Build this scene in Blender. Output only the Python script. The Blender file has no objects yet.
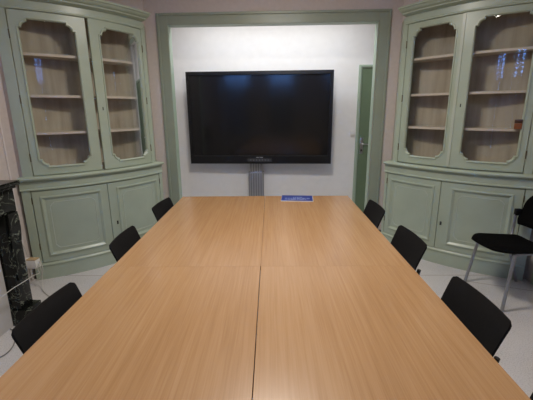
import bpy, bmesh, math, random
from mathutils import Vector, Matrix
random.seed(7)
S = bpy.context.scene
COL = S.collection
R = math.radians
PI = math.pi

# ------------------------------------------------------------------ materials
def new_mat(name):
    m = bpy.data.materials.new(name); m.use_nodes = True
    nt = m.node_tree; nt.nodes.clear()
    out = nt.nodes.new('ShaderNodeOutputMaterial')
    b = nt.nodes.new('ShaderNodeBsdfPrincipled')
    nt.links.new(b.outputs[0], out.inputs[0])
    return m, nt, b, out

def nd(nt, kind, **kw):
    n = nt.nodes.new(kind)
    for k, v in kw.items():
        if k in n.inputs: n.inputs[k].default_value = v
        else: setattr(n, k, v)
    return n

def coords(nt, scale=(1, 1, 1), rot=(0, 0, 0)):
    tc = nt.nodes.new('ShaderNodeTexCoord')
    mp = nt.nodes.new('ShaderNodeMapping')
    mp.inputs['Scale'].default_value = scale
    mp.inputs['Rotation'].default_value = rot
    nt.links.new(tc.outputs['Object'], mp.inputs[0])
    return mp.outputs[0]

def ramp(nt, fac, stops):
    r = nt.nodes.new('ShaderNodeValToRGB')
    e = r.color_ramp.elements
    while len(e) < len(stops): e.new(0.5)
    for i, (p, c) in enumerate(stops):
        e[i].position = p; e[i].color = (*c, 1) if len(c) == 3 else c
    nt.links.new(fac, r.inputs[0])
    return r.outputs[0]

def bump(nt, b, h, strength, dist=0.002):
    n = nt.nodes.new('ShaderNodeBump')
    n.inputs['Strength'].default_value = strength; n.inputs['Distance'].default_value = dist
    nt.links.new(h, n.inputs['Height']); nt.links.new(n.outputs[0], b.inputs['Normal'])

def noisy(name, c, var=0.06, scale=6, rough=0.5, bscale=60, bstr=0.1, metallic=0, spec=0.5, stretch=(1, 1, 1)):
    m, nt, b, out = new_mat(name)
    v = coords(nt, stretch)
    n = nd(nt, 'ShaderNodeTexNoise', Scale=scale, Detail=4.0); nt.links.new(v, n.inputs['Vector'])
    lo = tuple(max(0, x * (1 - var)) for x in c); hi = tuple(min(1, x * (1 + var)) for x in c)
    nt.links.new(ramp(nt, n.outputs[0], [(0.3, lo), (0.7, hi)]), b.inputs['Base Color'])
    b.inputs['Roughness'].default_value = rough; b.inputs['Metallic'].default_value = metallic
    b.inputs['Specular IOR Level'].default_value = spec
    if bstr:
        n2 = nd(nt, 'ShaderNodeTexNoise', Scale=bscale, Detail=3.0); nt.links.new(v, n2.inputs['Vector'])
        bump(nt, b, n2.outputs[0], bstr)
    return m

GREEN = (0.365, 0.423, 0.338)
M = {}
M['green'] = noisy('sage_green_paint', GREEN, 0.05, 5, 0.33, 35, 0.12)
M['green_glint'] = noisy('sage_green_painted_highlight', (0.43, 0.48, 0.41), 0.05, 5, 0.32, 35, 0.1)  # same sage paint, lightened to mimic glossy and worn edge highlights
M['trim_green'] = noisy('grey_green_trim_paint', (0.265, 0.302, 0.238), 0.05, 5, 0.4, 35, 0.1)
M['door_green'] = noisy('door_green_paint', (0.135, 0.195, 0.12), 0.05, 4, 0.45, 40, 0.1)
M['casing'] = noisy('pale_green_casing_paint', (0.35, 0.44, 0.35), 0.04, 4, 0.4, 40, 0.1)
M['pink'] = noisy('pinkish_grey_wallpaper', (0.57, 0.505, 0.475), 0.035, 25, 0.75, 180, 0.25)
M['pink_gloss'] = noisy('pale_pink_trim', (0.66, 0.60, 0.58), 0.03, 12, 0.5, 60, 0.05)
M['white_wall'] = noisy('white_textured_wall', (0.8, 0.795, 0.79), 0.02, 12, 0.75, 130, 0.3)
M['ceil'] = noisy('white_ceiling_paint', (0.72, 0.71, 0.69), 0.02, 8, 0.8, 100, 0.1)
M['cream'] = noisy('cream_shelf_paint', (0.58, 0.51, 0.44), 0.06, 9, 0.5, 50, 0.1)
M['black_plastic'] = noisy('black_plastic', (0.008, 0.0075, 0.008), 0.15, 40, 0.55, 400, 0.12, spec=0.2)
M['black_metal'] = noisy('black_metal', (0.016, 0.016, 0.017), 0.1, 20, 0.4, 100, 0.05)
M['black_cloth'] = noisy('black_upholstery', (0.004, 0.004, 0.0042), 0.4, 350, 0.95, 600, 0.5, spec=0.04)
M['steel'] = noisy('grey_metal_tube', (0.3, 0.31, 0.33), 0.06, 20, 0.38, 100, 0.03, metallic=0.6)
M['chrome'] = noisy('satin_chrome', (0.62, 0.62, 0.64), 0.05, 20, 0.28, 100, 0.02, metallic=1)
M['white_plastic'] = noisy('white_plastic', (0.75, 0.74, 0.72), 0.03, 20, 0.4, 100, 0.03)
M['cable'] = noisy('white_cable', (0.5, 0.49, 0.46), 0.04, 20, 0.5, 100, 0.03)
M['grey_cable'] = noisy('grey_cable', (0.18, 0.175, 0.17), 0.04, 20, 0.5, 100, 0.03)
M['bezel'] = noisy('black_bezel', (0.006, 0.006, 0.007), 0.1, 30, 0.32, 200, 0.03)
M['dark'] = noisy('dark_recess', (0.012, 0.011, 0.009), 0.2, 20, 0.8, 50, 0.1)
M['logo'] = noisy('pale_logo_print', (0.42, 0.42, 0.45), 0.04, 20, 0.4, 50, 0)
M['control'] = noisy('dark_control_strip', (0.05, 0.05, 0.055), 0.04, 20, 0.3, 50, 0)
M['blue'] = noisy('blue_printed_cover', (0.007, 0.026, 0.21), 0.08, 30, 0.55, 80, 0.03)
M['paper'] = noisy('white_paper', (0.75, 0.75, 0.77), 0.02, 30, 0.6, 80, 0.05)
M['print'] = noisy('pale_blue_print', (0.3, 0.36, 0.58), 0.02, 30, 0.6, 80, 0.0)
M['amber'] = noisy('amber_brown_wood', (0.2, 0.065, 0.02), 0.25, 22, 0.3, 60, 0.05)
M['darkbrown'] = noisy('dark_brown_lid', (0.05, 0.02, 0.01), 0.2, 22, 0.35, 60, 0.05)
M['tan'] = noisy('tan_plastic', (0.5, 0.36, 0.2), 0.05, 20, 0.5, 60, 0.05)
M['shutter'] = noisy('grey_painted_shutter', (0.2, 0.19, 0.18), 0.06, 12, 0.55, 60, 0.1)
M['panel'] = noisy('grey_white_panel', (0.5, 0.48, 0.46), 0.04, 9, 0.6, 60, 0.1)
M['brass'] = noisy('aged_brass', (0.16, 0.13, 0.08), 0.2, 30, 0.45, 80, 0.1, metallic=0.7)

# ribbed aluminium
m, nt, b, out = new_mat('ribbed_aluminium'); M['alu'] = m
w = nd(nt, 'ShaderNodeTexWave', Scale=9.0, bands_direction='X'); nt.links.new(coords(nt), w.inputs['Vector'])
nt.links.new(ramp(nt, w.outputs[1], [(0.1, (0.24, 0.24, 0.245)), (0.8, (0.42, 0.42, 0.43))]), b.inputs['Base Color'])
b.inputs['Metallic'].default_value = 0.7; b.inputs['Roughness'].default_value = 0.4
bump(nt, b, w.outputs[1], 0.4, 0.004)

# old cupboard back boards: warm beige with vertical streaks
m, nt, b, out = new_mat('worn_beige_boards'); M['boards'] = m
n = nd(nt, 'ShaderNodeTexNoise', Scale=3.0, Detail=5.0); nt.links.new(coords(nt, (5, 5, 0.5)), n.inputs['Vector'])
n2 = nd(nt, 'ShaderNodeTexNoise', Scale=2.2, Detail=3.0); nt.links.new(coords(nt), n2.inputs['Vector'])
mx = nd(nt, 'ShaderNodeMath', operation='ADD'); nt.links.new(n.outputs[0], mx.inputs[0]); nt.links.new(n2.outputs[0], mx.inputs[1])
hf = nd(nt, 'ShaderNodeMath', operation='MULTIPLY'); hf.inputs[1].default_value = 0.5; nt.links.new(mx.outputs[0], hf.inputs[0])
nt.links.new(ramp(nt, hf.outputs[0], [(0.32, (0.24, 0.205, 0.15)), (0.5, (0.39, 0.34, 0.265)), (0.68, (0.50, 0.445, 0.36))]), b.inputs['Base Color'])
b.inputs['Roughness'].default_value = 0.7

# beech laminate, grain along local Y
def beech(name, c0, c1, c2, rough):
    m, nt, b, out = new_mat(name)
    oi = nt.nodes.new('ShaderNodeObjectInfo')
    tc = nt.nodes.new('ShaderNodeTexCoord')
    off = nd(nt, 'ShaderNodeVectorMath', operation='SCALE'); off.inputs[0].default_value = (7.3, 31.0, 0); nt.links.new(oi.outputs['Random'], off.inputs['Scale'])
    add = nd(nt, 'ShaderNodeVectorMath', operation='ADD'); nt.links.new(tc.outputs['Object'], add.inputs[0]); nt.links.new(off.outputs[0], add.inputs[1])
    def mp(s):
        k = nt.nodes.new('ShaderNodeMapping'); k.inputs['Scale'].default_value = s; nt.links.new(add.outputs[0], k.inputs[0]); return k.outputs[0]
    broad = nd(nt, 'ShaderNodeTexNoise', Scale=1.0, Detail=3.0, Distortion=0.6); nt.links.new(mp((7, 0.7, 1)), broad.inputs['Vector'])
    mid = nd(nt, 'ShaderNodeTexNoise', Scale=1.0, Detail=4.0, Distortion=0.4); nt.links.new(mp((75, 1.6, 1)), mid.inputs['Vector'])
    fine = nd(nt, 'ShaderNodeTexNoise', Scale=1.0, Detail=2.0); nt.links.new(mp((240, 5, 1)), fine.inputs['Vector'])
    a = nd(nt, 'ShaderNodeMath', operation='MULTIPLY_ADD'); a.inputs[1].default_value = 0.28; nt.links.new(broad.outputs[0], a.inputs[0])
    s2 = nd(nt, 'ShaderNodeMath', operation='MULTIPLY'); s2.inputs[1].default_value = 0.42; nt.links.new(mid.outputs[0], s2.inputs[0]); nt.links.new(s2.outputs[0], a.inputs[2])
    a2 = nd(nt, 'ShaderNodeMath', operation='MULTIPLY_ADD'); a2.inputs[1].default_value = 0.3; nt.links.new(fine.outputs[0], a2.inputs[0]); nt.links.new(a.outputs[0], a2.inputs[2])
    nt.links.new(ramp(nt, a2.outputs[0], [(0.38, c0), (0.5, c1), (0.62, c2)]), b.inputs['Base Color'])
    b.inputs['Roughness'].default_value = rough
    b.inputs['Specular IOR Level'].default_value = 1.0
    return m
M['beech'] = beech('beech_laminate', (0.355, 0.195, 0.086), (0.405, 0.229, 0.104), (0.445, 0.262, 0.126), 0.25)
M['beech_edge'] = beech('beech_edge_band', (0.40, 0.21, 0.09), (0.46, 0.25, 0.11), (0.50, 0.28, 0.13), 0.45)

# black marble with pale green veins
m, nt, b, out = new_mat('black_veined_marble'); M['marble'] = m
v = coords(nt)
w1 = nd(nt, 'ShaderNodeTexNoise', Scale=7.0, Detail=5.0, Roughness=0.55, Distortion=1.2); nt.links.new(v, w1.inputs['Vector'])
ab = nd(nt, 'ShaderNodeMath', operation='SUBTRACT'); ab.inputs[1].default_value = 0.5; nt.links.new(w1.outputs[0], ab.inputs[0])
ab2 = nd(nt, 'ShaderNodeMath', operation='ABSOLUTE'); nt.links.new(ab.outputs[0], ab2.inputs[0])
nt.links.new(ramp(nt, ab2.outputs[0], [(0.0, (0.22, 0.245, 0.2)), (0.006, (0.06, 0.07, 0.055)), (0.013, (0.007, 0.008, 0.007)), (1.0, (0.006, 0.006, 0.006))]), b.inputs['Base Color'])
b.inputs['Roughness'].default_value = 0.2; b.inputs['Specular IOR Level'].default_value = 0.3

# pale speckled floor with two thin seams
m, nt, b, out = new_mat('pale_speckled_floor'); M['floor'] = m
v = coords(nt)
n = nd(nt, 'ShaderNodeTexNoise', Scale=130.0, Detail=2.0); nt.links.new(v, n.inputs['Vector'])
n2 = nd(nt, 'ShaderNodeTexNoise', Scale=2.5, Detail=3.0); nt.links.new(v, n2.inputs['Vector'])
ad = nd(nt, 'ShaderNodeMath', operation='MULTIPLY_ADD'); ad.inputs[1].default_value = 0.35; nt.links.new(n2.outputs[0], ad.inputs[0]); nt.links.new(n.outputs[0], ad.inputs[2])
base = ramp(nt, ad.outputs[0], [(0.5, (0.40, 0.385, 0.385)), (0.62, (0.53, 0.515, 0.515)), (0.78, (0.60, 0.585, 0.585))])
sx = nt.nodes.new('ShaderNodeSeparateXYZ'); nt.links.new(v, sx.inputs[0])
def seam(kx, c, half):
    k = nd(nt, 'ShaderNodeMath', operation='MULTIPLY_ADD'); k.inputs[1].default_value = kx; nt.links.new(sx.outputs[0], k.inputs[0]); nt.links.new(sx.outputs[1], k.inputs[2])
    d = nd(nt, 'ShaderNodeMath', operation='SUBTRACT'); d.inputs[1].default_value = c; nt.links.new(k.outputs[0], d.inputs[0])
    e = nd(nt, 'ShaderNodeMath', operation='ABSOLUTE'); nt.links.new(d.outputs[0], e.inputs[0])
    l = nd(nt, 'ShaderNodeMath', operation='LESS_THAN'); l.inputs[1].default_value = half; nt.links.new(e.outputs[0], l.inputs[0])
    return l.outputs[0]
s1 = seam(-0.0205, 3.156, 0.004)
s2 = seam(0.36, 3.692, 0.0045)
gt = nd(nt, 'ShaderNodeMath', operation='GREATER_THAN'); gt.inputs[1].default_value = 1.66; nt.links.new(sx.outputs[0], gt.inputs[0])
s2m = nd(nt, 'ShaderNodeMath', operation='MULTIPLY'); nt.links.new(s2, s2m.inputs[0]); nt.links.new(gt.outputs[0], s2m.inputs[1])
sm = nd(nt, 'ShaderNodeMath', operation='MAXIMUM'); nt.links.new(s1, sm.inputs[0]); nt.links.new(s2m.outputs[0], sm.inputs[1])
mix = nt.nodes.new('ShaderNodeMix'); mix.data_type = 'RGBA'
nt.links.new(sm.outputs[0], mix.inputs['Factor']); nt.links.new(base, mix.inputs[6]); mix.inputs[7].default_value = (0.27, 0.22, 0.18, 1)
nt.links.new(mix.outputs[2], b.inputs['Base Color'])
b.inputs['Roughness'].default_value = 0.45

# glass: clear with a faint waviness
m, nt, b, out = new_mat('old_clear_glass'); M['glass'] = m
nt.nodes.remove(b)
tr = nd(nt, 'ShaderNodeBsdfTransparent'); tr.inputs[0].default_value = (0.93, 0.94, 0.93, 1)
gl = nd(nt, 'ShaderNodeBsdfGlossy'); gl.inputs['Roughness'].default_value = 0.0
fr = nd(nt, 'ShaderNodeFresnel'); fr.inputs['IOR'].default_value = 1.45
n = nd(nt, 'ShaderNodeTexNoise', Scale=5.0, Detail=1.0); nt.links.new(coords(nt, (1, 1, 0.4)), n.inputs['Vector'])
bp = nd(nt, 'ShaderNodeBump'); bp.inputs['Strength'].default_value = 0.15; bp.inputs['Distance'].default_value = 0.01
nt.links.new(n.outputs[0], bp.inputs['Height'])
nt.links.new(bp.outputs[0], gl.inputs['Normal'])
ms = nd(nt, 'ShaderNodeMixShader'); nt.links.new(fr.outputs[0], ms.inputs[0]); nt.links.new(tr.outputs[0], ms.inputs[1]); nt.links.new(gl.outputs[0], ms.inputs[2])
nt.links.new(ms.outputs[0], out.inputs[0])

# switched-off display
m, nt, b, out = new_mat('dark_display_glass'); M['screen'] = m
n = nd(nt, 'ShaderNodeTexNoise', Scale=300.0); nt.links.new(coords(nt), n.inputs['Vector'])
nt.links.new(ramp(nt, n.outputs[0], [(0.3, (0.008, 0.008, 0.009)), (0.7, (0.011, 0.011, 0.012))]), b.inputs['Base Color'])
b.inputs['Roughness'].default_value = 0.13

# ------------------------------------------------------------------ mesh helpers
def mesh_obj(name, bm, mat, parent=None, org=(0, 0, 0), smooth=True, angle=40, recalc=True):
    if recalc: bmesh.ops.recalc_face_normals(bm, faces=bm.faces[:])
    o3 = Vector(org)
    for v in bm.verts: v.co -= o3
    me = bpy.data.meshes.new(name); bm.to_mesh(me); bm.free()
    if smooth:
        for p in me.polygons: p.use_smooth = True
        try: me.set_sharp_from_angle(angle=R(angle))
        except Exception: pass
    me.materials.append(M[mat])
    o = bpy.data.objects.new(name, me); COL.objects.link(o)
    if parent: o.parent = parent
    else: o.location = org
    return o

def tag(o, label, cat, group=None):
    o['label'] = label; o['category'] = cat
    if group: o['group'] = group
    return o

def thing(name, label, cat, loc=(0, 0, 0), rz=0, group=None):
    o = bpy.data.objects.new(name, None); COL.objects.link(o)
    o.empty_display_size = 0.1
    o.location = loc; o.rotation_euler = (0, 0, rz)
    return tag(o, label, cat, group)

def struct(name, bm, mat, parent=None, **k):
    o = mesh_obj(name, bm, mat, parent, **k)
    if parent is None: o['kind'] = 'structure'
    return o

def box(bm, x0, x1, y0, y1, z0, z1, bev=0, mtx=None):
    vs = [bm.verts.new((x, y, z)) for x in (x0, x1) for y in (y0, y1) for z in (z0, z1)]
    idx = [(0, 1, 3, 2), (4, 6, 7, 5), (0, 4, 5, 1), (2, 3, 7, 6), (0, 2, 6, 4), (1, 5, 7, 3)]
    fs = [bm.faces.new([vs[i] for i in f]) for f in idx]
    if bev:
        bmesh.ops.recalc_face_normals(bm, faces=fs)
        r = bmesh.ops.bevel(bm, geom=list({e for f in fs for e in f.edges}), offset=bev, segments=2, affect='EDGES', profile=0.6)
        vs = list({v for f in r['faces'] for v in f.verts} | {v for v in vs if v.is_valid})
    if mtx is not None:
        for v in vs: v.co = mtx @ v.co
    return vs

def BX(*a, **k):
    bm = bmesh.new(); box(bm, *a, **k); return bm

def prism(bm, pts, z0, z1):
    a = [bm.verts.new((x, y, z0)) for x, y in pts]; b = [bm.verts.new((x, y, z1)) for x, y in pts]
    n = len(pts)
    bm.faces.new(a[::-1]); bm.faces.new(b)
    for i in range(n): bm.faces.new((a[i], a[(i + 1) % n], b[(i + 1) % n], b[i]))
    return bm

def tube(bm, pts, r, n=10, cap=True):
    pts = [Vector(p) for p in pts]; rings = []
    up = None
    for i, p in enumerate(pts):
        d = (pts[min(i + 1, len(pts) - 1)] - pts[max(i - 1, 0)]).normalized()
        if up is None:
            up = Vector((0, 0, 1)) if abs(d.z) < 0.9 else Vector((1, 0, 0))
        a = d.cross(up).normalized(); up = a.cross(d).normalized()
        rr = r[i] if isinstance(r, (list, tuple)) else r
        rings.append([bm.verts.new(p + (a * math.cos(2 * PI * k / n) + up * math.sin(2 * PI * k / n)) * rr) for k in range(n)])
    for q, s in zip(rings, rings[1:]):
        for k in range(n): bm.faces.new((q[k], q[(k + 1) % n], s[(k + 1) % n], s[k]))
    if cap: bm.faces.new(rings[0][::-1]); bm.faces.new(rings[-1])
    return bm

def curve_pts(ctrl, n=8):
    c = [Vector(p) for p in ctrl]; c = [2 * c[0] - c[1]] + c + [2 * c[-1] - c[-2]]; out = []
    for i in range(1, len(c) - 2):
        for k in range(n):
            t = k / n; p0, p1, p2, p3 = c[i - 1:i + 3]
            out.append(0.5 * ((2 * p1) + (p2 - p0) * t + (2 * p0 - 5 * p1 + 4 * p2 - p3) * t * t + (3 * p1 - p0 - 3 * p2 + p3) * t ** 3))
    out.append(c[-2]); return out

def loft(bm, loops, closed_u=True, closed_v=True):
    L = [[bm.verts.new(p) for p in lp] for lp in loops]
    nl, n = len(L), len(L[0])
    for i in range(nl if closed_v else nl - 1):
        a, b = L[i], L[(i + 1) % nl]
        for k in range(n if closed_u else n - 1):
            bm.faces.new((a[k], a[(k + 1) % n], b[(k + 1) % n], b[k]))
    return L

# ------------------------------------------------------------------ the room
YF, YB = 4.2, 5.1           # wall with the opening, back wall of the alcove
XL, XR = -2.33, 2.30
CE = 2.95
YN = -2.3                   # wall behind the photographer

struct('floor', BX(-2.9, 2.9, YN - 0.2, YB + 0.15, -0.1, 0), 'floor', smooth=False)
struct('ceiling', BX(-2.9, 2.9, YN - 0.2, YF + 0.09, CE, CE + 0.12), 'ceil', smooth=False)
struct('ceiling_alcove', BX(-2.3, 2.2, YF + 0.09, YB + 0.15, 2.78, CE + 0.12), 'ceil', smooth=False)
bm = BX(-2.3, -1.217, YF, YF + 0.09, 0, CE); box(bm, 1.054, 2.2, YF, YF + 0.09, 0, CE); box(bm, -1.217, 1.054, YF, YF + 0.09, 2.456, CE)
struct('wall_far', bm, 'pink', smooth=False)
struct('wall_alcove_back', BX(-2.3, 2.2, YB, YB + 0.12, 0, 2.8), 'white_wall', smooth=False)
struct('wall_alcove_left', BX(-2.3, -2.15, YF + 0.09, YB, 0, 2.8), 'white_wall', smooth=False)
struct('wall_alcove_right', BX(2.05, 2.2, YF + 0.09, YB, 0, 2.8), 'white_wall', smooth=False)
struct('wall_left', BX(XL - 0.15, XL, YN - 0.2, 3.17, 0, CE), 'pink', smooth=False)
struct('gap_filler', BX(XL, -2.288, 3.06, 3.165, .99, CE), 'pink', smooth=False)  # wall-coloured filler added so the gap beside the upper cabinet isn't dark
struct('wall_right', BX(XR, XR + 0.15, YN - 0.2, 3.22, 0, CE), 'pink', smooth=False)
LA, LB = (-2.33, 3.17), (-1.475, 4.2)       # line of the cut-off corners
RA, RB = (2.30, 3.22), (1.309, 4.2)
struct('wall_corner_left', prism(bmesh.new(), [LA, LB, (-2.1, 4.28), (-2.48, 3.9), (-2.48, 3.1)], 0, CE), 'pink', smooth=False)
struct('wall_corner_right', prism(bmesh.new(), [RA, RB, (2.0, 4.28), (2.45, 3.9), (2.45, 3.15)], 0, CE), 'pink', smooth=False)

# wall behind with two shuttered windows
WIN = [(-1.8, 0.8), (-.35, 0.8), (1.6, 0.8)]; WZ0, WZ1 = 0.55, 2.84
bm = bmesh.new(); xs = [-2.9]
for c, w_ in WIN:
    box(bm, xs[-1], c - w_ / 2, YN - 0.2, YN, 0, CE)
    box(bm, c - w_ / 2, c + w_ / 2, YN - 0.2, YN, 0, WZ0); box(bm, c - w_ / 2, c + w_ / 2, YN - 0.2, YN, WZ1, CE)
    xs.append(c + w_ / 2)
box(bm, xs[-1], 2.9, YN - 0.2, YN, 0, CE)
struct('wall_near', bm, 'pink', smooth=False)
for i, (c, w_) in enumerate(WIN):
    x0, x1 = c - w_ / 2, c + w_ / 2
    bm = bmesh.new()
    for a, b_, z0, z1 in ((x0, x0 + .05, WZ0, WZ1), (x1 - .05, x1, WZ0, WZ1), (x0, x1, WZ0, WZ0 + .05), (x0, x1, WZ1 - .05, WZ1), (c - .035, c + .035, WZ0, WZ1)):
        box(bm, a, b_, YN - 0.09, YN - 0.04, z0, z1, 0.004)
    f = struct('window_%d' % (i + 1), bm, 'casing', org=(c, YN - .06, WZ0))
    for s in (-1, 1):
        a, b_ = sorted((c + s * .03, c + s * (w_ / 2 - .045)))
        mesh_obj('window_pane', BX(a, b_, YN - .066, YN - .062, WZ0 + .05, WZ1 - .05), 'glass', f, (c, YN - .06, WZ0), smooth=False)
        bm = BX(a, b_, YN - .15, YN - .12, WZ0, 2.22)
        m_ = (a + b_) / 2; box(bm, a, m_ - .085, YN - .15, YN - .12, 2.22, WZ1); box(bm, m_ + .085, b_, YN - .15, YN - .12, 2.22, WZ1)
        for k in range(7):
            z = 2.26 + k * .088
            vs = box(bm, m_ - .09, m_ + .09, -.004, .004, -.045, .045)
            mt = Matrix.Translation((0, YN - .135, z)) @ Matrix.Rotation(R(62), 4, 'X')
            for v in vs: v.co = mt @ v.co
        mesh_obj('louvred_shutter', bm, 'shutter', f, (c, YN - .06, WZ0), smooth=False)

# green surround of the opening
def casing(bm, x0, x1, zt, w_, y0, y1):
    box(bm, x0, x0 + w_, y0, y1, 0, zt); box(bm, x1 - w_, x1, y0, y1, 0, zt); box(bm, x0 + w_, x1 - w_, y0, y1, zt - w_, zt)
bm = bmesh.new()
casing(bm, -1.338, 1.185, 2.573, 0.118, YF - 0.018, YF)
casing(bm, -1.338, 1.185, 2.573, 0.026, YF - 0.03, YF - 0.018)
bmesh.ops.bevel(bm, geom=bm.edges[:], offset=0.003, segments=1, affect='EDGES')
trim = struct('trim_1', bm, 'trim_green', org=(-.07, YF, 0), smooth=False)
bm = bmesh.new()
casing(bm, -1.222, 1.059, 2.458, 0.006, YF - 0.012, YF + 0.1)
mesh_obj('reveal_lining', bm, 'casing', trim, (-.07, YF, 0), smooth=False)
bm = BX(XL, XL + 0.012, 2.94, 2.956, 0, CE); struct('trim_2', bm, 'pink_gloss', smooth=False)
bm = BX(XR - 0.022, XR, -2.3, 3.03, 0, 0.125, 0.004); struct('baseboard_right', bm, 'green', smooth=False)

# door in the alcove
dx0, dx1, dzt = 1.064, 2.04, 2.122
bm = bmesh.new()
casing(bm, dx0, dx1, dzt, 0.042, YB - 0.03, YB); casing(bm, dx0 + .012, dx1 - .012, dzt - .012, 0.018, YB - 0.042, YB - 0.03)
bmesh.ops.bevel(bm, geom=bm.edges[:], offset=0.003, segments=1, affect='EDGES')
d1 = struct('door_1', bm, 'casing', org=(1.5, YB, 0), smooth=False)
D1 = (1.5, YB, 0)
bm = BX(dx0 + .042, dx1 - .042, YB - .02, YB, 0.006, dzt - .042)
mesh_obj('door_leaf', bm, 'door_green', d1, D1, smooth=False)
bm = BX(1.128, 1.172, YB - .028, YB - .02, 0.94, 1.165, 0.004)
hp = mesh_obj('handle_plate', bm, 'chrome', d1, D1)
bm = bmesh.new(); tube(bm, [(1.15, YB - .026, 1.075), (1.15, YB - .07, 1.075)], .011)
tube(bm, curve_pts([(1.15, YB - .07, 1.075), (1.18, YB - .075, 1.077), (1.275, YB - .07, 1.07)], 5), .009)
mesh_obj('door_handle', bm, 'chrome', d1, D1)
bm = BX(1.14, 1.16, YB - .031, YB - .027, .972, 1.0); mesh_obj('keyhole', bm, 'dark', d1, D1, smooth=False)

# light switch
sw = thing('light_switch', 'small white square light switch on the white wall left of the green door', 'switch', (1.03, YB, 1.226))
mesh_obj('switch_plate', BX(.99, 1.066, YB - .012, YB - .0005, 1.185, 1.262, .003), 'white_plastic', sw, (1.03, YB, 1.226))
mesh_obj('rocker', BX(1.008, 1.048, YB - .019, YB - .012, 1.2, 1.247, .003), 'white_plastic', sw, (1.03, YB, 1.226))

# ------------------------------------------------------------------ bow-fronted corner cabinets
class Bow:
    def __init__(s, cx, cy, r): s.cx, s.cy, s.r = cx, cy, r; s.k = 180 / (PI * r)
    def p(s, t, n, z):
        a = R(t); return Vector((s.cx + (s.r + n) * math.cos(a), s.cy + (s.r + n) * math.sin(a), z))

def sweep(B, prof, t0, t1, N=28, bm=None):
    bm = bm or bmesh.new()
    loops = [[B.p(t0 + (t1 - t0) * i / N, n, z) for n, z in prof] for i in range(N + 1)]
    L = loft(bm, loops, True, False)
    bm.faces.new(L[0][::-1]); bm.faces.new(L[-1])
    return bm

def bar(B, t0, t1, n0, n1, z0, z1, N=10, bm=None):
    return sweep(B, [(n0, z0), (n1, z0), (n1, z1), (n0, z1)], t0, t1, N, bm)

def loop(B, t0, t1, z0, z1, n, c=0.066, step=0.0, scal=False, MS=12, MV=6, J=8, lean=0, span=None):
    """closed loop of points on the bow; scal=True rounds the corners with a small square step at each end"""
    k = B.k; P = []
    def corner(i):
        # local (along incoming edge remaining, along outgoing) as distances from the corner point
        seq = [(c, 0.0)]
        if scal:
            r = c - step
            for j in range(J + 1):
                a = PI / 2 * j / J
                seq.append((c - r * math.sin(a), c - r * math.cos(a)))
        else:
            for j in range(J + 1):
                q = j / J
                seq.append((c * (1 - 2 * q) * .98, 0) if q < .5 else (0, c * (2 * q - 1) * .98))
        seq.append((0.0, c))
        return seq
    w, h = (t1 - t0) / k, z1 - z0
    def put(x, y):
        t = t0 + x * k; nn = n
        if lean and span: nn += lean * (span[1] - t) / (span[1] - span[0]) if lean > 0 else -lean * (t - span[0]) / (span[1] - span[0])
        P.append(B.p(t, nn, z0 + y))
    for i in range(1, MS): put(c + (w - 2 * c) * i / MS, 0)
    for a, b in corner(0): put(w - a, b)
    for i in range(1, MV): put(w, c + (h - 2 * c) * i / MV)
    for a, b in corner(1): put(w - b, h - a)
    for i in range(1, MS): put(w - c - (w - 2 * c) * i / MS, h)
    for a, b in corner(2): put(a, h - b)
    for i in range(1, MV): put(0, h - c - (h - 2 * c) * i / MV)
    for a, b in corner(3): put(b, a)
    return P

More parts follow.
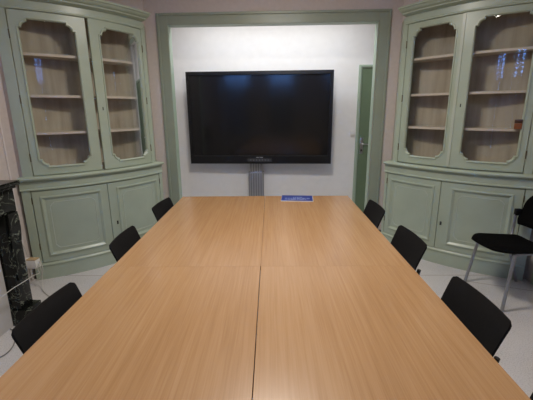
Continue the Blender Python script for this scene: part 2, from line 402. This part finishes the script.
def cabinet(B, name, label, tL, tR, lowerL, lowerR, upperL, upperR, openL, openR, panL, panR, A2, B2, org, leanL, leanR, lockL, hingeL, hingeR, utL, utR, astragal, zo, coT):
    """tL..tR the whole bow; each door as (t0, t1); openings and panels likewise"""
    root = thing(name, label, 'cabinet', org)
    O = lambda nm, bm, mt, par=root, **k: mesh_obj(nm, bm, mt, par, org, **k)
    # plinth, ledge and frieze, cornice
    O('plinth', sweep(B, [(-.06, 0), (0, 0), (0, .132), (.007, .136), (.007, .146), (-.002, .152), (-.008, .163), (-.06, .163)], tL, tR), 'green')
    O('ledge', sweep(B, [(-.12, .862), (.004, .862), (.012, .866), (.012, .876), (.004, .882), (.002, .94), (.012, .952), (.026, .956), (.034, .961), (.037, .970), (.034, .979), (.024, .985), (-.12, .987)], tL - .2, tR + .2), 'green')
    O('cornice', sweep(B, [(-.12, 2.366), (-.028, 2.366), (-.024, 2.372), (-.024, 2.380), (-.031, 2.385), (-.031, 2.438), (-.012, 2.444), (.02, 2.448), (.028, 2.452), (.03, 2.462), (.048, 2.466), (.066, 2.476), (.075, 2.489), (.09, 2.492), (.09, 2.508), (-.12, 2.508)], coT[0], coT[1]), 'green')
    # carcass: hinge stiles, sides, top, back and boards
    for q in ((tL, lowerL[0] - .1, -.03, 0, .15, .87), (lowerR[1] + .1, tR, -.03, 0, .15, .87),
              (utL, upperL[0] - .1, -.066, -.035, .98, 2.37), (upperR[1] + .1, utR, -.066, -.035, .98, 2.37)):
        O('stile', bar(B, *q, 4), 'green', angle=30)
    def back_poly(n, t0=None, t1=None):
        t0 = tL if t0 is None else t0; t1 = tR if t1 is None else t1
        arc = [B.p(t0 + (t1 - t0) * i / 24, n, 0).xy for i in range(25)]
        return [tuple(q) for q in arc] + [B2i, A2i]
    # back line a hair in front of the wall; A2 at the low-angle end
    dv = (Vector(B2) - Vector(A2)).normalized(); nv = Vector((dv.y, -dv.x))
    mid = B.p((tL + tR) / 2, 0, 0).xy
    if (mid - Vector(A2)).dot(nv) < 0: nv = -nv
    A2i = tuple(Vector(A2) + nv * .012 + dv * .008); B2i = tuple(Vector(B2) + nv * .012 - dv * .008)
    bk0, bk1 = Vector(A2) + nv * .002, Vector(B2) + nv * .002
    bm = prism(bmesh.new(), [tuple(bk0), tuple(bk1), B2i, A2i], .02, 2.44)
    O('back_board', bm, 'boards', smooth=False)
    for t, q, qq in ((tL, A2i, -1), (tR, B2i, 1)):
        bm = bmesh.new()
        for n0, z0, z1, tt in ((-.005, .0, .98, t), (-.04, .98, 2.43, utL if qq < 0 else utR)):
            e = B.p(tt, n0, 0).xy; e2 = B.p(tt - qq * .6, n0, 0).xy; q2 = Vector(q) - dv * qq * .012
            prism(bm, [tuple(e), q, tuple(q2), tuple(e2)], z0, z1)
        O('side_panel', bm, 'green', smooth=False)
    O('top_board', prism(bmesh.new(), back_poly(-.08, utL, utR), 2.40, 2.425), 'cream', smooth=False)
    O('base_board', prism(bmesh.new(), back_poly(-.075, utL, utR), .985, 1.035), 'cream', smooth=False)
    for z in (1.36, 1.685, 2.03):
        O('shelf', prism(bmesh.new(), back_poly(-.078, utL + .3, utR - .3), z - .011, z + .011), 'cream', angle=30)
    O('gap_shade_backing', bar(B, tL + .3, tR - .3, -.1, -.06, .16, .86, 16), 'dark')  # near-black sheet standing in for the shade behind the lower door gaps
    # lower doors
    for (t0, t1), (p0, p1), lock in ((lowerL, panL, None), (lowerR, panR, None)):
        k = B.k; g = .0025 * k
        bm = bmesh.new()
        a, b = t0 + g, t1 - g; z0, z1 = .167, .858
        q0, q1, y0, y1 = p0, p1, .226, .803
        LP = lambda i, n, c=.02: loop(B, q0 + i * k, q1 - i * k, y0 + i, y1 - i, n, c)
        loft(bm, [loop(B, a, b, z0, z1, -.024, .02), loop(B, a, b, z0, z1, -.004, .02), loop(B, a + .002 * k, b - .002 * k, z0 + .002, z1 - .002, -.002, .02),
                  LP(0, -.002), LP(.002, .007), LP(.012, .009), LP(.018, .006), LP(.03, -.006), LP(.034, -.008), LP(.034, -.024)])
        bar(B, q0 + .03 * k, q1 - .03 * k, -.02, -.009, y0 + .03, y1 - .03, 14, bm)
        dr = O('door', bm, 'green', angle=25)
        bm = bmesh.new(); i = .062
        LQ = lambda d, n: loop(B, q0 + (i + d) * k, q1 - (i + d) * k, y0 + i + d, y1 - i - d, n, .03 , .009, True)
        loft(bm, [LQ(0, -.0095), LQ(.001, -.0065), LQ(.004, -.0055), LQ(.008, -.0095)])
        O('panel_bead', bm, 'green_glint', dr, angle=25)
        if (t0, t1) == lockL[0]:
            O('keyhole', bar(B, lockL[1] - .25, lockL[1] + .25, -.004, .0005, .415, .452, 2), 'dark', dr)
        ht = t0 - .05 if (t0, t1) == lowerL else t1 + .05
        for hz in (.3, .74):
            O('hinge', sweep(B, [(-.002, hz), (.003, hz), (.003, hz + .06), (-.002, hz + .06)], ht - .12, ht + .12, 2), 'brass', dr)
    # upper glazed doors
    for (t0, t1), (p0, p1), lean in ((upperL, openL, leanL), (upperR, openR, leanR)):
        k = B.k; g = .0025 * k; a, b = t0 + g, t1 - g; z0, z1 = zo[0], 2.362
        sp = (t0, t1)
        y0, y1 = zo[1], zo[2]
        def LP(i, n, c=.066): return loop(B, p0 + i * k, p1 - i * k, y0 + i, y1 - i, n, c, .02, True, lean=lean, span=sp)
        def LO(i, n): return loop(B, a + i * k, b - i * k, z0 + i, z1 - i, n, .066, lean=lean, span=sp)
        bm = bmesh.new()
        loft(bm, [LO(0, -.057), LO(0, -.037), LO(.002, -.034), LP(-.016, -.034, .07), LP(-.014, -.026, .07), LP(-.007, -.0255, .068), LP(0, -.033), LP(.001, -.057)])
        dr = O('glazed_door', bm, 'green', angle=25)
        bm = bmesh.new()
        n0 = -.047
        N = 20; loops = []
        for i in range(N + 1):
            t = p0 - .006 * k + (p1 - p0 + .012 * k) * i / N
            ln = 0
            if lean > 0: ln = lean * (t1 - t) / (t1 - t0)
            if lean < 0: ln = -lean * (t - t0) / (t1 - t0)
            loops.append([B.p(t, n0 + ln, y0 - .006), B.p(t, n0 + ln, y1 + .006)])
        loft(bm, loops, False, False)
        O('glass_pane', bm, 'glass', dr, recalc=False)
        ht = t0 if (t0, t1) == upperL else t1
        for hz in (1.12, 1.62, 2.14):
            O('hinge', sweep(B, [(-.036, hz), (-.029, hz), (-.029, hz + .07), (-.036, hz + .07)], ht - .14, ht + .14, 2), 'brass', dr)
        if (t0, t1) == lockL[2]:
            ln = abs(lean) * .93
            O('keyhole', bar(B, lockL[3] - .12, lockL[3] + .12, -.04 + ln, -.0325 + ln, 1.56, 1.59, 2), 'dark', dr)
        if astragal and astragal[0] == (t0, t1):
            ta = astragal[1]; w2 = .013 * B.k
            ln = abs(lean) * .98
            O('cover_strip', sweep(B, [(-.036 + ln, 0 + z0 + .01), (-.016 + ln, z0 + .01), (-.016 + ln, z1 - .004), (-.036 + ln, z1 - .004)], ta - w2, ta + w2, 3), 'green_glint', dr)
    return root

BL = Bow(-2.988, 4.591, 1.731)
BR = Bow(2.925, 4.92, 1.959)
cabinet(BL, 'corner_cabinet', 'sage green bow-fronted glazed corner cabinet beside the black marble fireplace, shelves bare', -66.4, -19.5,
        (-64.0, -42.65), (-42.65, -21.2), (-62.75, -42.95), (-42.55, -23.1), (-60.4, -46.3), (-39.2, -24.7),
        (-61.9, -44.8), (-39.8, -22.8), LA, LB, (-1.9, 3.55, 0), 0, .022,
        ((-42.65, -21.2), -40.6, (-42.55, -23.1), -40.9), None, None, -65.6, -21.2, None, (.992, 1.07, 2.297), (-65.8, -22.2))
cabinet(BR, 'corner_cabinet', 'sage green bow-fronted glazed corner cabinet behind the black visitor chair, small amber box inside', -152.2, -110.4,
        (-151.1, -133.0), (-133.0, -113.2), (-148.5, -131.9), (-131.9, -114.2), (-146.2, -134.0), (-129.2, -116.2),
        (-149.6, -134.7), (-130.1, -115.3), RB, RA, (1.85, 3.55, 0), 0, .012,
        ((-133.0, -113.2), -131.95, (-131.9, -114.2), -130.6), None, None, -150.3, -112.2, ((-148.5, -131.9), -132.1), (.996, 1.075, 2.305), (-149.5, -112.0))

# little box on a shelf of the right cabinet
ab = thing('wooden_box', 'small amber brown box with a dark top on the lowest shelf of the right cabinet', 'box', (2.062, 3.215, 1.371))
Rm = Matrix.Translation((2.062, 3.215, 1.3715)) @ Matrix.Rotation(R(-35), 4, 'Z')
bm = BX(-.028, .028, -.026, .026, 0, .05, .003, mtx=Rm); mesh_obj('box_body', bm, 'amber', ab, (2.062, 3.215, 1.371))
bm = BX(-.029, .029, -.027, .027, .0505, .082, .003, mtx=Rm); mesh_obj('box_lid', bm, 'darkbrown', ab, (2.062, 3.215, 1.371))

# ------------------------------------------------------------------ big display on its lifting column
TA = R(0)
def q3(x, z, y): return (x, y, z)
# corners measured: the right side stands a little nearer to the viewer than the left
tv_r = Matrix.Translation((-.267, 4.86, 1.437)) @ Matrix.Rotation(R(-1.6), 4, 'Z') @ Matrix.Rotation(R(0.6), 4, 'X') @ Matrix.Translation((0, 0, -1.437))
TV = thing('interactive_display', 'large black switched-off display hung in the alcove above the far end of the tables', 'display', (-.25, 4.86, .84))
TO = (-.25, 4.86, .84)
W2 = .965; Z0, Z1 = .8325, 2.0405
def tvo(nm, bm, mt, par, **k):
    for v in bm.verts: v.co = tv_r @ v.co
    return mesh_obj(nm, bm, mt, par, TO, **k)
bm = bmesh.new()
def rl(x0, x1, z0, z1, y): return [(x0, y, z0), (x1, y, z0), (x1, y, z1), (x0, y, z1)]
loft(bm, [rl(-W2, W2, Z0, Z1, .06), rl(-W2, W2, Z0, Z1, .004), rl(-W2 + .004, W2 - .004, Z0 + .004, Z1 - .004, 0), rl(-W2 + .042, W2 - .042, Z0 + .105, Z1 - .044, 0), rl(-W2 + .048, W2 - .048, Z0 + .111, Z1 - .05, .012), rl(-W2 + .048, W2 - .048, Z0 + .111, Z1 - .05, .06)])
bez = tvo('bezel', bm, 'bezel', TV, smooth=False)
tvo('screen', BX(-W2 + .046, W2 - .046, .012, .05, Z0 + .109, Z1 - .048), 'screen', TV, smooth=False)
tvo('back_housing', BX(-.75, .75, .061, .1, .98, 1.92, .01), 'bezel', TV)
cb = tvo('control_strip', BX(-.17, .16, -.003, .0, Z0 + .03, Z0 + .07), 'control', TV, smooth=False)
for i in range(7): tvo('button', BX(-.13 + i * .04, -.122 + i * .04, -.0045, -.003, Z0 + .047, Z0 + .055), 'logo', cb, smooth=False)
bm = bmesh.new()
for i, wd in enumerate((.012, .01, .006, .01, .012, .01)): box(bm, -.048 + i * .0155, -.048 + i * .0155 + wd, -.0015, 0.0, Z0 + .082, Z0 + .092)
tvo('maker_mark', bm, 'logo', TV, smooth=False)
bm = bmesh.new()
for i in range(3): box(bm, -.47 + i * .03, -.458 + i * .03, -.0015, 0, Z0 + .035, Z0 + .043)
tvo('port_mark', bm, 'control', TV, smooth=False)

ST = thing('display_stand', 'ribbed grey aluminium lifting column holding up the large black display', 'stand', (-.33, 5.0, 0))
SO = (-.33, 5.0, 0)
mesh_obj('outer_column', BX(-.436, -.224, 4.965, 5.065, .06, .69, .006), 'alu', ST, SO)
mesh_obj('inner_column', BX(-.418, -.242, 4.982, 5.06, .69, 1.3, .005), 'alu', ST, SO)
mesh_obj('collar', BX(-.441, -.219, 4.96, 5.07, .682, .698, .003), 'chrome', ST, SO)
mesh_obj('base_plate', BX(-.63, -.03, 4.93, 5.09, .0, .06, .01), 'black_metal', ST, SO)
mesh_obj('mounting_bracket', BX(-.5, -.16, 4.966, 4.976, 1.15, 1.3, .002), 'black_metal', ST, SO)

# ------------------------------------------------------------------ conference tables, two by two
TR = .0242; tO = Vector((-.1385, 3.358))
ux = Vector((math.cos(TR), math.sin(TR))); uy = Vector((-math.sin(TR), math.cos(TR)))
def make_table(label, cu, cw, rz):
    c = tO + ux * cu - uy * cw
    t = thing('conference_table', label, 'table', (c.x, c.y, 0), TR + rz, 'four beech tables pushed together')
    mesh_obj('tabletop', BX(-.3993, .3993, -.8, .8, .716, .74, .0007), 'beech', t, smooth=False)
    for q in ((-.34, .34, -.74, -.71), (-.34, .34, .71, .74), (-.355, -.325, -.71, .71), (.325, .355, -.71, .71)):
        mesh_obj('frame_rail', BX(*q, .655, .714), 'black_metal', t, smooth=False)
    for sx_ in (-1, 1):
        for sy_ in (-1, 1):
            bm = bmesh.new(); tube(bm, [(sx_ * .345, sy_ * .745, .714), (sx_ * .345, sy_ * .745, 0.0)], .02, 14)
            mesh_obj('leg', bm, 'black_metal', t)
    return t
make_table('far left beech-topped table, its end nearest the display stand', -.4, .8, 0.0006)
make_table('far right beech-topped table with the blue booklet on its far end', .4, .8, -.0006)
make_table('near left beech-topped table, alongside the black chair by the fireplace', -.4012, 2.4005, .0003)
make_table('near right beech-topped table in the bottom right foreground', .4003, 2.4005, -.0003)

# blue booklet
bx, by = .165, 3.247
bk = thing('booklet', 'blue A4 booklet with white lettering lying on the far end of the table', 'booklet', (bx, by, .7405), R(-3.2))
mesh_obj('pages', BX(-.146, .148, -.101, .101, .0, .006), 'paper', bk, smooth=False)
cv = mesh_obj('cover', BX(-.1445, .1455, -.1012, .1012, .006, .0075), 'blue', bk, smooth=False)
bm = bmesh.new(); rnd = random.Random(3)
for y, x0, x1, h in ((.022, -.035, .035, .024), (-.018, -.11, .115, .026), (-.056, -.075, .08, .02), (-.08, -.11, -.02, .008)):
    x = x0
    while x < x1:
        wd = rnd.uniform(.006, .012)
        box(bm, x, x + wd, y - h / 2, y + h / 2, .0075, .0079); x += wd + rnd.choice((.004, .004, .012))
mesh_obj('lettering', bm, 'print', cv, smooth=False)

# ------------------------------------------------------------------ black shell chairs round the tables
def shell_grid(f, nu, nv, th):
    """closed shell from f(i,j)->point ; thickened along averaged normals"""
    bm = bmesh.new()
    P = [[Vector(f(i / nu, j / nv)) for i in range(nu + 1)] for j in range(nv + 1)]
    Q = []
    for j in range(nv + 1):
        row = []
        for i in range(nu + 1):
            du = P[j][min(i + 1, nu)] - P[j][max(i - 1, 0)]; dv = P[min(j + 1, nv)][i] - P[max(j - 1, 0)][i]
            n = du.cross(dv); n = n.normalized() if n.length > 1e-9 else Vector((1, 0, 0))
            row.append(P[j][i] + n * th)
        Q.append(row)
    a = [[bm.verts.new(p) for p in r] for r in P]; b = [[bm.verts.new(p) for p in r] for r in Q]
    for j in range(nv):
        for i in range(nu):
            bm.faces.new((a[j][i], a[j][i + 1], a[j + 1][i + 1], a[j + 1][i])); bm.faces.new((b[j][i], b[j + 1][i], b[j + 1][i + 1], b[j][i + 1]))
    for j in range(nv):
        bm.faces.new((a[j][0], a[j + 1][0], b[j + 1][0], b[j][0])); bm.faces.new((a[j][nu], b[j][nu], b[j + 1][nu], a[j + 1][nu]))
    for i in range(nu):
        bm.faces.new((a[0][i], b[0][i], b[0][i + 1], a[0][i + 1])); bm.faces.new((a[nv][i], a[nv][i + 1], b[nv][i + 1], b[nv][i]))
    return bm

ZT, ZB = .775, .47
def back_f(u, v):
    # v 0 bottom .. 1 top ; y across ; facing +x
    z = ZB + (ZT - ZB) * v; d = ZT - z; r = .022
    half = .204 - .008 * (1 - v)
    if d < r: half -= r - math.sqrt(max(0, r * r - (r - d) ** 2))
    y = (u * 2 - 1) * half
    x = -.20 + d * math.tan(R(23)) - .25 * d * d + .45 * y * y
    return (x, y, z)
def seat_f(u, v):
    half = .195
    r = .05; e = min(v, 1 - v) * .42
    if e < r: half -= (r - math.sqrt(max(0, r * r - (r - e) ** 2))) * .9
    y = (u * 2 - 1) * half; x = -.09 + .40 * v
    z = .452 + .25 * y * y - .018 * math.sin(PI * min(1, v * 1.1)) - (.05 * ((v - .8) / .2) ** 2 if v > .8 else 0)
    return (x, y, z)

def make_chair():
    t = thing('shell_chair', '', 'chair')
    mesh_obj('backrest', shell_grid(back_f, 14, 28, -.009), 'black_plastic', t, angle=50)
    mesh_obj('seat', shell_grid(seat_f, 12, 14, -.01), 'black_plastic', t, angle=50)
    for s in (-1, 1):
        bm = bmesh.new(); tube(bm, [(.24, s * .17, .405), (.275, s * .2, 0)], .011, 10); mesh_obj('leg', bm, 'black_metal', t)
        bm = bmesh.new(); tube(bm, [(-.09, s * .17, .405), (-.17, s * .2, 0)], .011, 10); mesh_obj('leg', bm, 'black_metal', t)
        bm = bmesh.new(); tube(bm, curve_pts([(.24, s * .17, .407), (0, s * .17, .407), (-.10, s * .175, .42), (-.135, s * .188, .52), (-.155, s * .197, .62)], 5), .011, 10)
        mesh_obj('back_support', bm, 'black_metal', t)
    for x in (.2, -.07): mesh_obj('cross_bar', tube(bmesh.new(), [(x, -.17, .407), (x, .17, .407)], .009, 10), 'black_metal', t)
    return t
proto = make_chair(); used = False
def put_chair(a, b, left, label, dz=0):
    """a, b: the two top corners of the backrest"""
    global used
    if not used: o = proto; used = True
    else:
        o = proto.copy(); COL.objects.link(o)
        for ch in proto.children:
            c = ch.copy(); COL.objects.link(c); c.parent = o
    a, b = Vector(a), Vector(b); m_ = (a + b) / 2; d = b - a
    yaw = math.atan2(d.y, d.x) - PI / 2 if d.y > 0 else math.atan2(-d.y, -d.x) - PI / 2
    if not left: yaw += PI
    fwd = Vector((math.cos(yaw), math.sin(yaw)))
    p = m_ + fwd * .19
    o.location = (p.x, p.y, 0); o.rotation_euler = (0, 0, yaw)
    tag(o, label, 'chair', 'black shell chairs round the table')
GAP = 0
put_chair((-.984, 1.115), (-.985, 1.5), True, 'black plastic shell chair tucked in on the left, nearest the marble fireplace')
put_chair((-1.018, 1.955), (-1.034, 2.35), True, 'black plastic shell chair on the left, second from the fireplace, before the cabinet')
put_chair((-1.052, 2.785), (-1.03, 3.18), True, 'black plastic shell chair on the left at the far end, by the opening')
put_chair((.83, 2.71), (.81, 3.1), False, 'black plastic shell chair on the right at the far end, before the green door')
put_chair((.868, 1.98), (.842, 2.385), False, 'black plastic shell chair on the right, second from the far end')
put_chair((.872, 1.205), (.85, 1.605), False, 'black plastic shell chair on the right, in front of the visitor chair legs')
put_chair((.893, .595), (.874, .995), False, 'black plastic shell chair at the bottom right corner, mostly out of frame')

# ------------------------------------------------------------------ upholstered visitor chair, facing left
vc = thing('visitor_chair', 'black upholstered visitor chair with grey metal legs in front of the right cabinet', 'chair', (1.925, 2.825, 0), PI + R(3.5))
def vseat(u, v):
    # superellipse outline, local +x to the front
    half = .24 - .03 * (1 - v)
    e = min(v / .12, (1 - v) / .22, 1)
    half *= (1 - (1 - e) ** 1.6 * .6)
    y = (u * 2 - 1) * half; x = -.19 + .447 * v + .045 * (1 - (y / .24) ** 2) * v ** 2
    return x, y
def vseat_bm():
    bm = bmesh.new(); n, mv = 14, 18; top = []; bot = []
    for j in range(mv + 1):
        rt, rb = [], []
        for i in range(n + 1):
            u, v = i / n, j / mv; x, y = vseat(u, v)
            ed = min(min(u, 1 - u) * 5, min(v, 1 - v) * 6, 1); rise = 1 - (1 - ed) ** 2
            drop = .006 * max(0, (v - .7) / .3) ** 2
            rt.append(bm.verts.new((x, y, (.472 + .02 * (v - .5)) + .026 * rise - drop - .006 * math.sin(PI * u) * math.sin(PI * v))))
            rb.append(bm.verts.new((x, y, (.472 + .02 * (v - .5)) - .026 * rise - drop * .8)) if 0 < i < n and 0 < j < mv else rt[-1])
        top.append(rt); bot.append(rb)
    for j in range(mv):
        for i in range(n):
            bm.faces.new((top[j][i], top[j][i + 1], top[j + 1][i + 1], top[j + 1][i]))
            f = [bot[j][i], bot[j + 1][i], bot[j + 1][i + 1], bot[j][i + 1]]
            if len(set(f)) == 4 and bm.faces.get(f) is None: bm.faces.new(f)
    return bm
mesh_obj('seat', vseat_bm(), 'black_cloth', vc, angle=70)
def vback_f(u, v):
    half = .225 * (1 - .30 * max(0, (v - .55) / .45) ** 2.2) * (1 - .14 * max(0, (.25 - v) / .25) ** 2)
    y = (u * 2 - 1) * half; z = .57 + .275 * v
    x = -.185 - .075 * v + .7 * y * y - .02 * math.sin(PI * v)
    return (x, y, z)
bm = bmesh.new()
nu, nv = 14, 14; A_, B_ = [], []
for j in range(nv + 1):
    ra, rb = [], []
    for i in range(nu + 1):
        u_, v_ = i / nu, j / nv; p = Vector(vback_f(u_, v_))
        ed = min(min(u_, 1 - u_) * 6, min(v_, 1 - v_) * 6, 1); th = .022 * (1 - (1 - ed) ** 2)
        a_ = bm.verts.new(p + Vector((th, 0, 0)))
        ra.append(a_); rb.append(bm.verts.new(p - Vector((th * .8, 0, 0))) if 0 < i < nu and 0 < j < nv else a_)
    A_.append(ra); B_.append(rb)
for j in range(nv):
    for i in range(nu):
        bm.faces.new((A_[j][i], A_[j][i + 1], A_[j + 1][i + 1], A_[j + 1][i]))
        f = [B_[j][i], B_[j + 1][i], B_[j + 1][i + 1], B_[j][i + 1]]
        if len(set(f)) == 4 and bm.faces.get(f) is None: bm.faces.new(f)
mesh_obj('backrest', bm, 'black_cloth', vc, angle=70)
for s in (-1, 1):
    bm = bmesh.new(); tube(bm, [(.14, s * .22, .462), (.195, s * .255, .0)], .013, 12)
    lg = mesh_obj('leg', bm, 'steel', vc)
    bm = bmesh.new(); tube(bm, [(-.10, s * .215, .45), (-.27, s * .235, .0)], .013, 12)
    lg = mesh_obj('leg', bm, 'steel', vc)
    bm = bmesh.new(); tube(bm, curve_pts([(.15, s * .19, .452), (-.06, s * .19, .452), (-.125, s * .205, .458), (-.148, s * .222, .53), (-.15, s * .22, .65)], 6), .012, 12)
    us = mesh_obj('back_upright', bm, 'steel', vc)
    mesh_obj('bracket', BX(-.19, -.14, s * .222 - .014, s * .222 + .014, .64, .70, .006), 'black_plastic', us)

# ------------------------------------------------------------------ black marble fireplace on the left wall
fo = (-2.1, 1.75, 0)
fp = thing('fireplace', 'black veined marble fireplace surround against the left wall', 'fireplace', fo)
FO = lambda nm, bm, mt, par=fp, **k: mesh_obj(nm, bm, mt, par, fo, **k)
FO('mantel_shelf', BX(XL + .002, -1.85, 1.0, 2.43, 1.052, 1.082, .006), 'marble', angle=30)
FO('shelf_moulding', BX(XL + .002, -1.87, 1.02, 2.41, 1.03, 1.0515, .005), 'marble', angle=30)
FO('frieze', BX(XL + .002, -1.90, 1.04, 2.415, .86, 1.03, .004), 'marble', angle=30)
for yy0, yy1 in ((2.29, 2.415), (1.04, 1.155)):
    bm = BX(-2.0, -1.905, yy0, yy1, .13, .86, .005)
    pl = FO('pillar', bm, 'marble', angle=30)
    FO('pillar_plinth', BX(-2.0, -1.86, yy0 - .012, yy1 + .025, .0, .13, .006), 'marble', pl, angle=30)
    # scroll bracket, profile in (x,z) swept along y
    prof = []
    for k in range(21):
        q = k / 20; z = .86 - .5 * q
        prof.append((-1.885 - .015 * (q ** .7) + .010 * math.sin(q * 2.2 * PI), z))
    bm = bmesh.new()
    pa = [(-1.91, .86)] + prof + [(-1.91, .36)]
    a = [bm.verts.new((x, yy0 + .015, z)) for x, z in pa]; b_ = [bm.verts.new((x, yy1 - .015, z)) for x, z in pa]
    bm.faces.new(a); bm.faces.new(b_[::-1])
    for i in range(len(pa)): bm.faces.new((a[i], a[(i + 1) % len(pa)], b_[(i + 1) % len(pa)], b_[i]))
    FO('scroll_bracket', bm, 'marble', pl, angle=50)
FO('hearth_panel', BX(-2.06, -1.985, 1.16, 2.28, .002, .86), 'panel', smooth=False)

# socket and cables by the cabinet foot
so = (-2.3, 2.955, .2)
sk = thing('wall_socket', 'white wall socket box with plugged-in cable between the fireplace and left cabinet', 'socket', so)
mesh_obj('socket_box', BX(XL + .0005, XL + .04, 2.885, 2.975, .165, .25, .005), 'white_plastic', sk, so)
ad = mesh_obj('adapter', BX(XL + .0405, XL + .13, 2.9, 2.965, .17, .248, .006), 'white_plastic', sk, so)
mesh_obj('adapter_top', BX(XL + .042, XL + .128, 2.902, 2.963, .2485, .258, .003), 'tan', ad, so)
def cable(pts, label, mt, r=.0035):
    bm = bmesh.new(); tube(bm, curve_pts(pts, 8), r, 8)
    o = mesh_obj('power_cable', bm, mt, None, tuple(pts[-1])); tag(o, label, 'cable', 'cables by the fireplace')
cable([(-2.195, 2.93, .2), (-2.16, 2.9, .17), (-2.15, 2.88, .06), (-2.12, 2.82, .012), (-2.0, 2.72, .006), (-1.9, 2.68, .006), (-1.75, 2.75, .006)], 'white cable dropping from the socket plug and running out over the floor', 'cable')
cable([(-2.197, 2.95, .22), (-2.15, 2.9, .24), (-2.13, 2.88, .16), (-2.18, 2.88, .08), (-2.23, 2.87, .09), (-2.24, 2.88, .17)], 'white cable looped tightly under the wall socket', 'cable')
cable([(-2.31, 2.96, .27), (-2.3, 2.93, .36), (-2.29, 2.86, .5), (-2.3, 2.78, .64), (-2.31, 2.7, .72)], 'thin white cable rising from the socket up behind the pillar', 'cable', .0025)
cable([(-2.195, 2.91, .19), (-2.05, 2.72, .24), (-1.92, 2.55, .30), (-1.85, 2.4, .355), (-1.848, 2.29, .36), (-1.87, 2.12, .345), (-1.92, 1.8, .25), (-1.95, 1.5, .006)], 'white cable crossing in front of the marble pillar', 'cable', .003)
cable([(-1.976, 2.235, .006), (-1.92, 2.2, .006), (-1.83, 2.08, .006), (-1.80, 1.98, .006), (-1.83, 1.92, .006), (-1.93, 1.89, .006), (-1.975, 1.89, .006)], 'grey cable looping on the floor at the foot of the fireplace', 'grey_cable', .004)

# ------------------------------------------------------------------ light
def area(name, loc, sx_, sy_, power, col, rot=(0, 0, 0)):
    l = bpy.data.lights.new(name, 'AREA'); l.shape = 'RECTANGLE'; l.size = sx_; l.size_y = sy_; l.energy = power; l.color = col
    o = bpy.data.objects.new(name, l); COL.objects.link(o); o.location = loc; o.rotation_euler = rot
    return o
area('ceiling_lamp_main', (-.05, 2.3, 2.93), .4, .4, 49, (1, .93, .85))
area('ceiling_lamp_near', (-.05, .95, 2.93), .4, .4, 16, (1, .93, .85))
area('ceiling_lamp_alcove', (-.1, 4.47, 2.76), 2.2, .3, 20, (.95, .98, 1.0))
wd = bpy.data.worlds.new('dusk'); S.world = wd; wd.use_nodes = True
bg = wd.node_tree.nodes['Background']; bg.inputs[0].default_value = (.14, .36, 1.0, 1); bg.inputs[1].default_value = 26.0

# ------------------------------------------------------------------ camera
cam = bpy.data.cameras.new('camera'); co = bpy.data.objects.new('camera', cam); COL.objects.link(co); S.camera = co
cam.sensor_width = 36; cam.lens = 355.93 * 36 / 533; cam.clip_start = .02
p, yw, rr = .24820, -.037285, -.0086428
f = Vector((math.sin(yw) * math.cos(p), math.cos(yw) * math.cos(p), -math.sin(p)))
rt = Vector((math.cos(yw), -math.sin(yw), 0)); up = rt.cross(f)
r2 = rt * math.cos(rr) + up * math.sin(rr); u2 = -rt * math.sin(rr) + up * math.cos(rr)
mw = Matrix((r2, u2, -f)).transposed().to_4x4(); mw.translation = (0, 0, 1.55148)
co.matrix_world = mw

S.view_settings.view_transform = 'Standard'; S.view_settings.look = 'None'; S.view_settings.gamma = 1
S.view_settings.use_curve_mapping = False; S.view_settings.exposure = 0.05
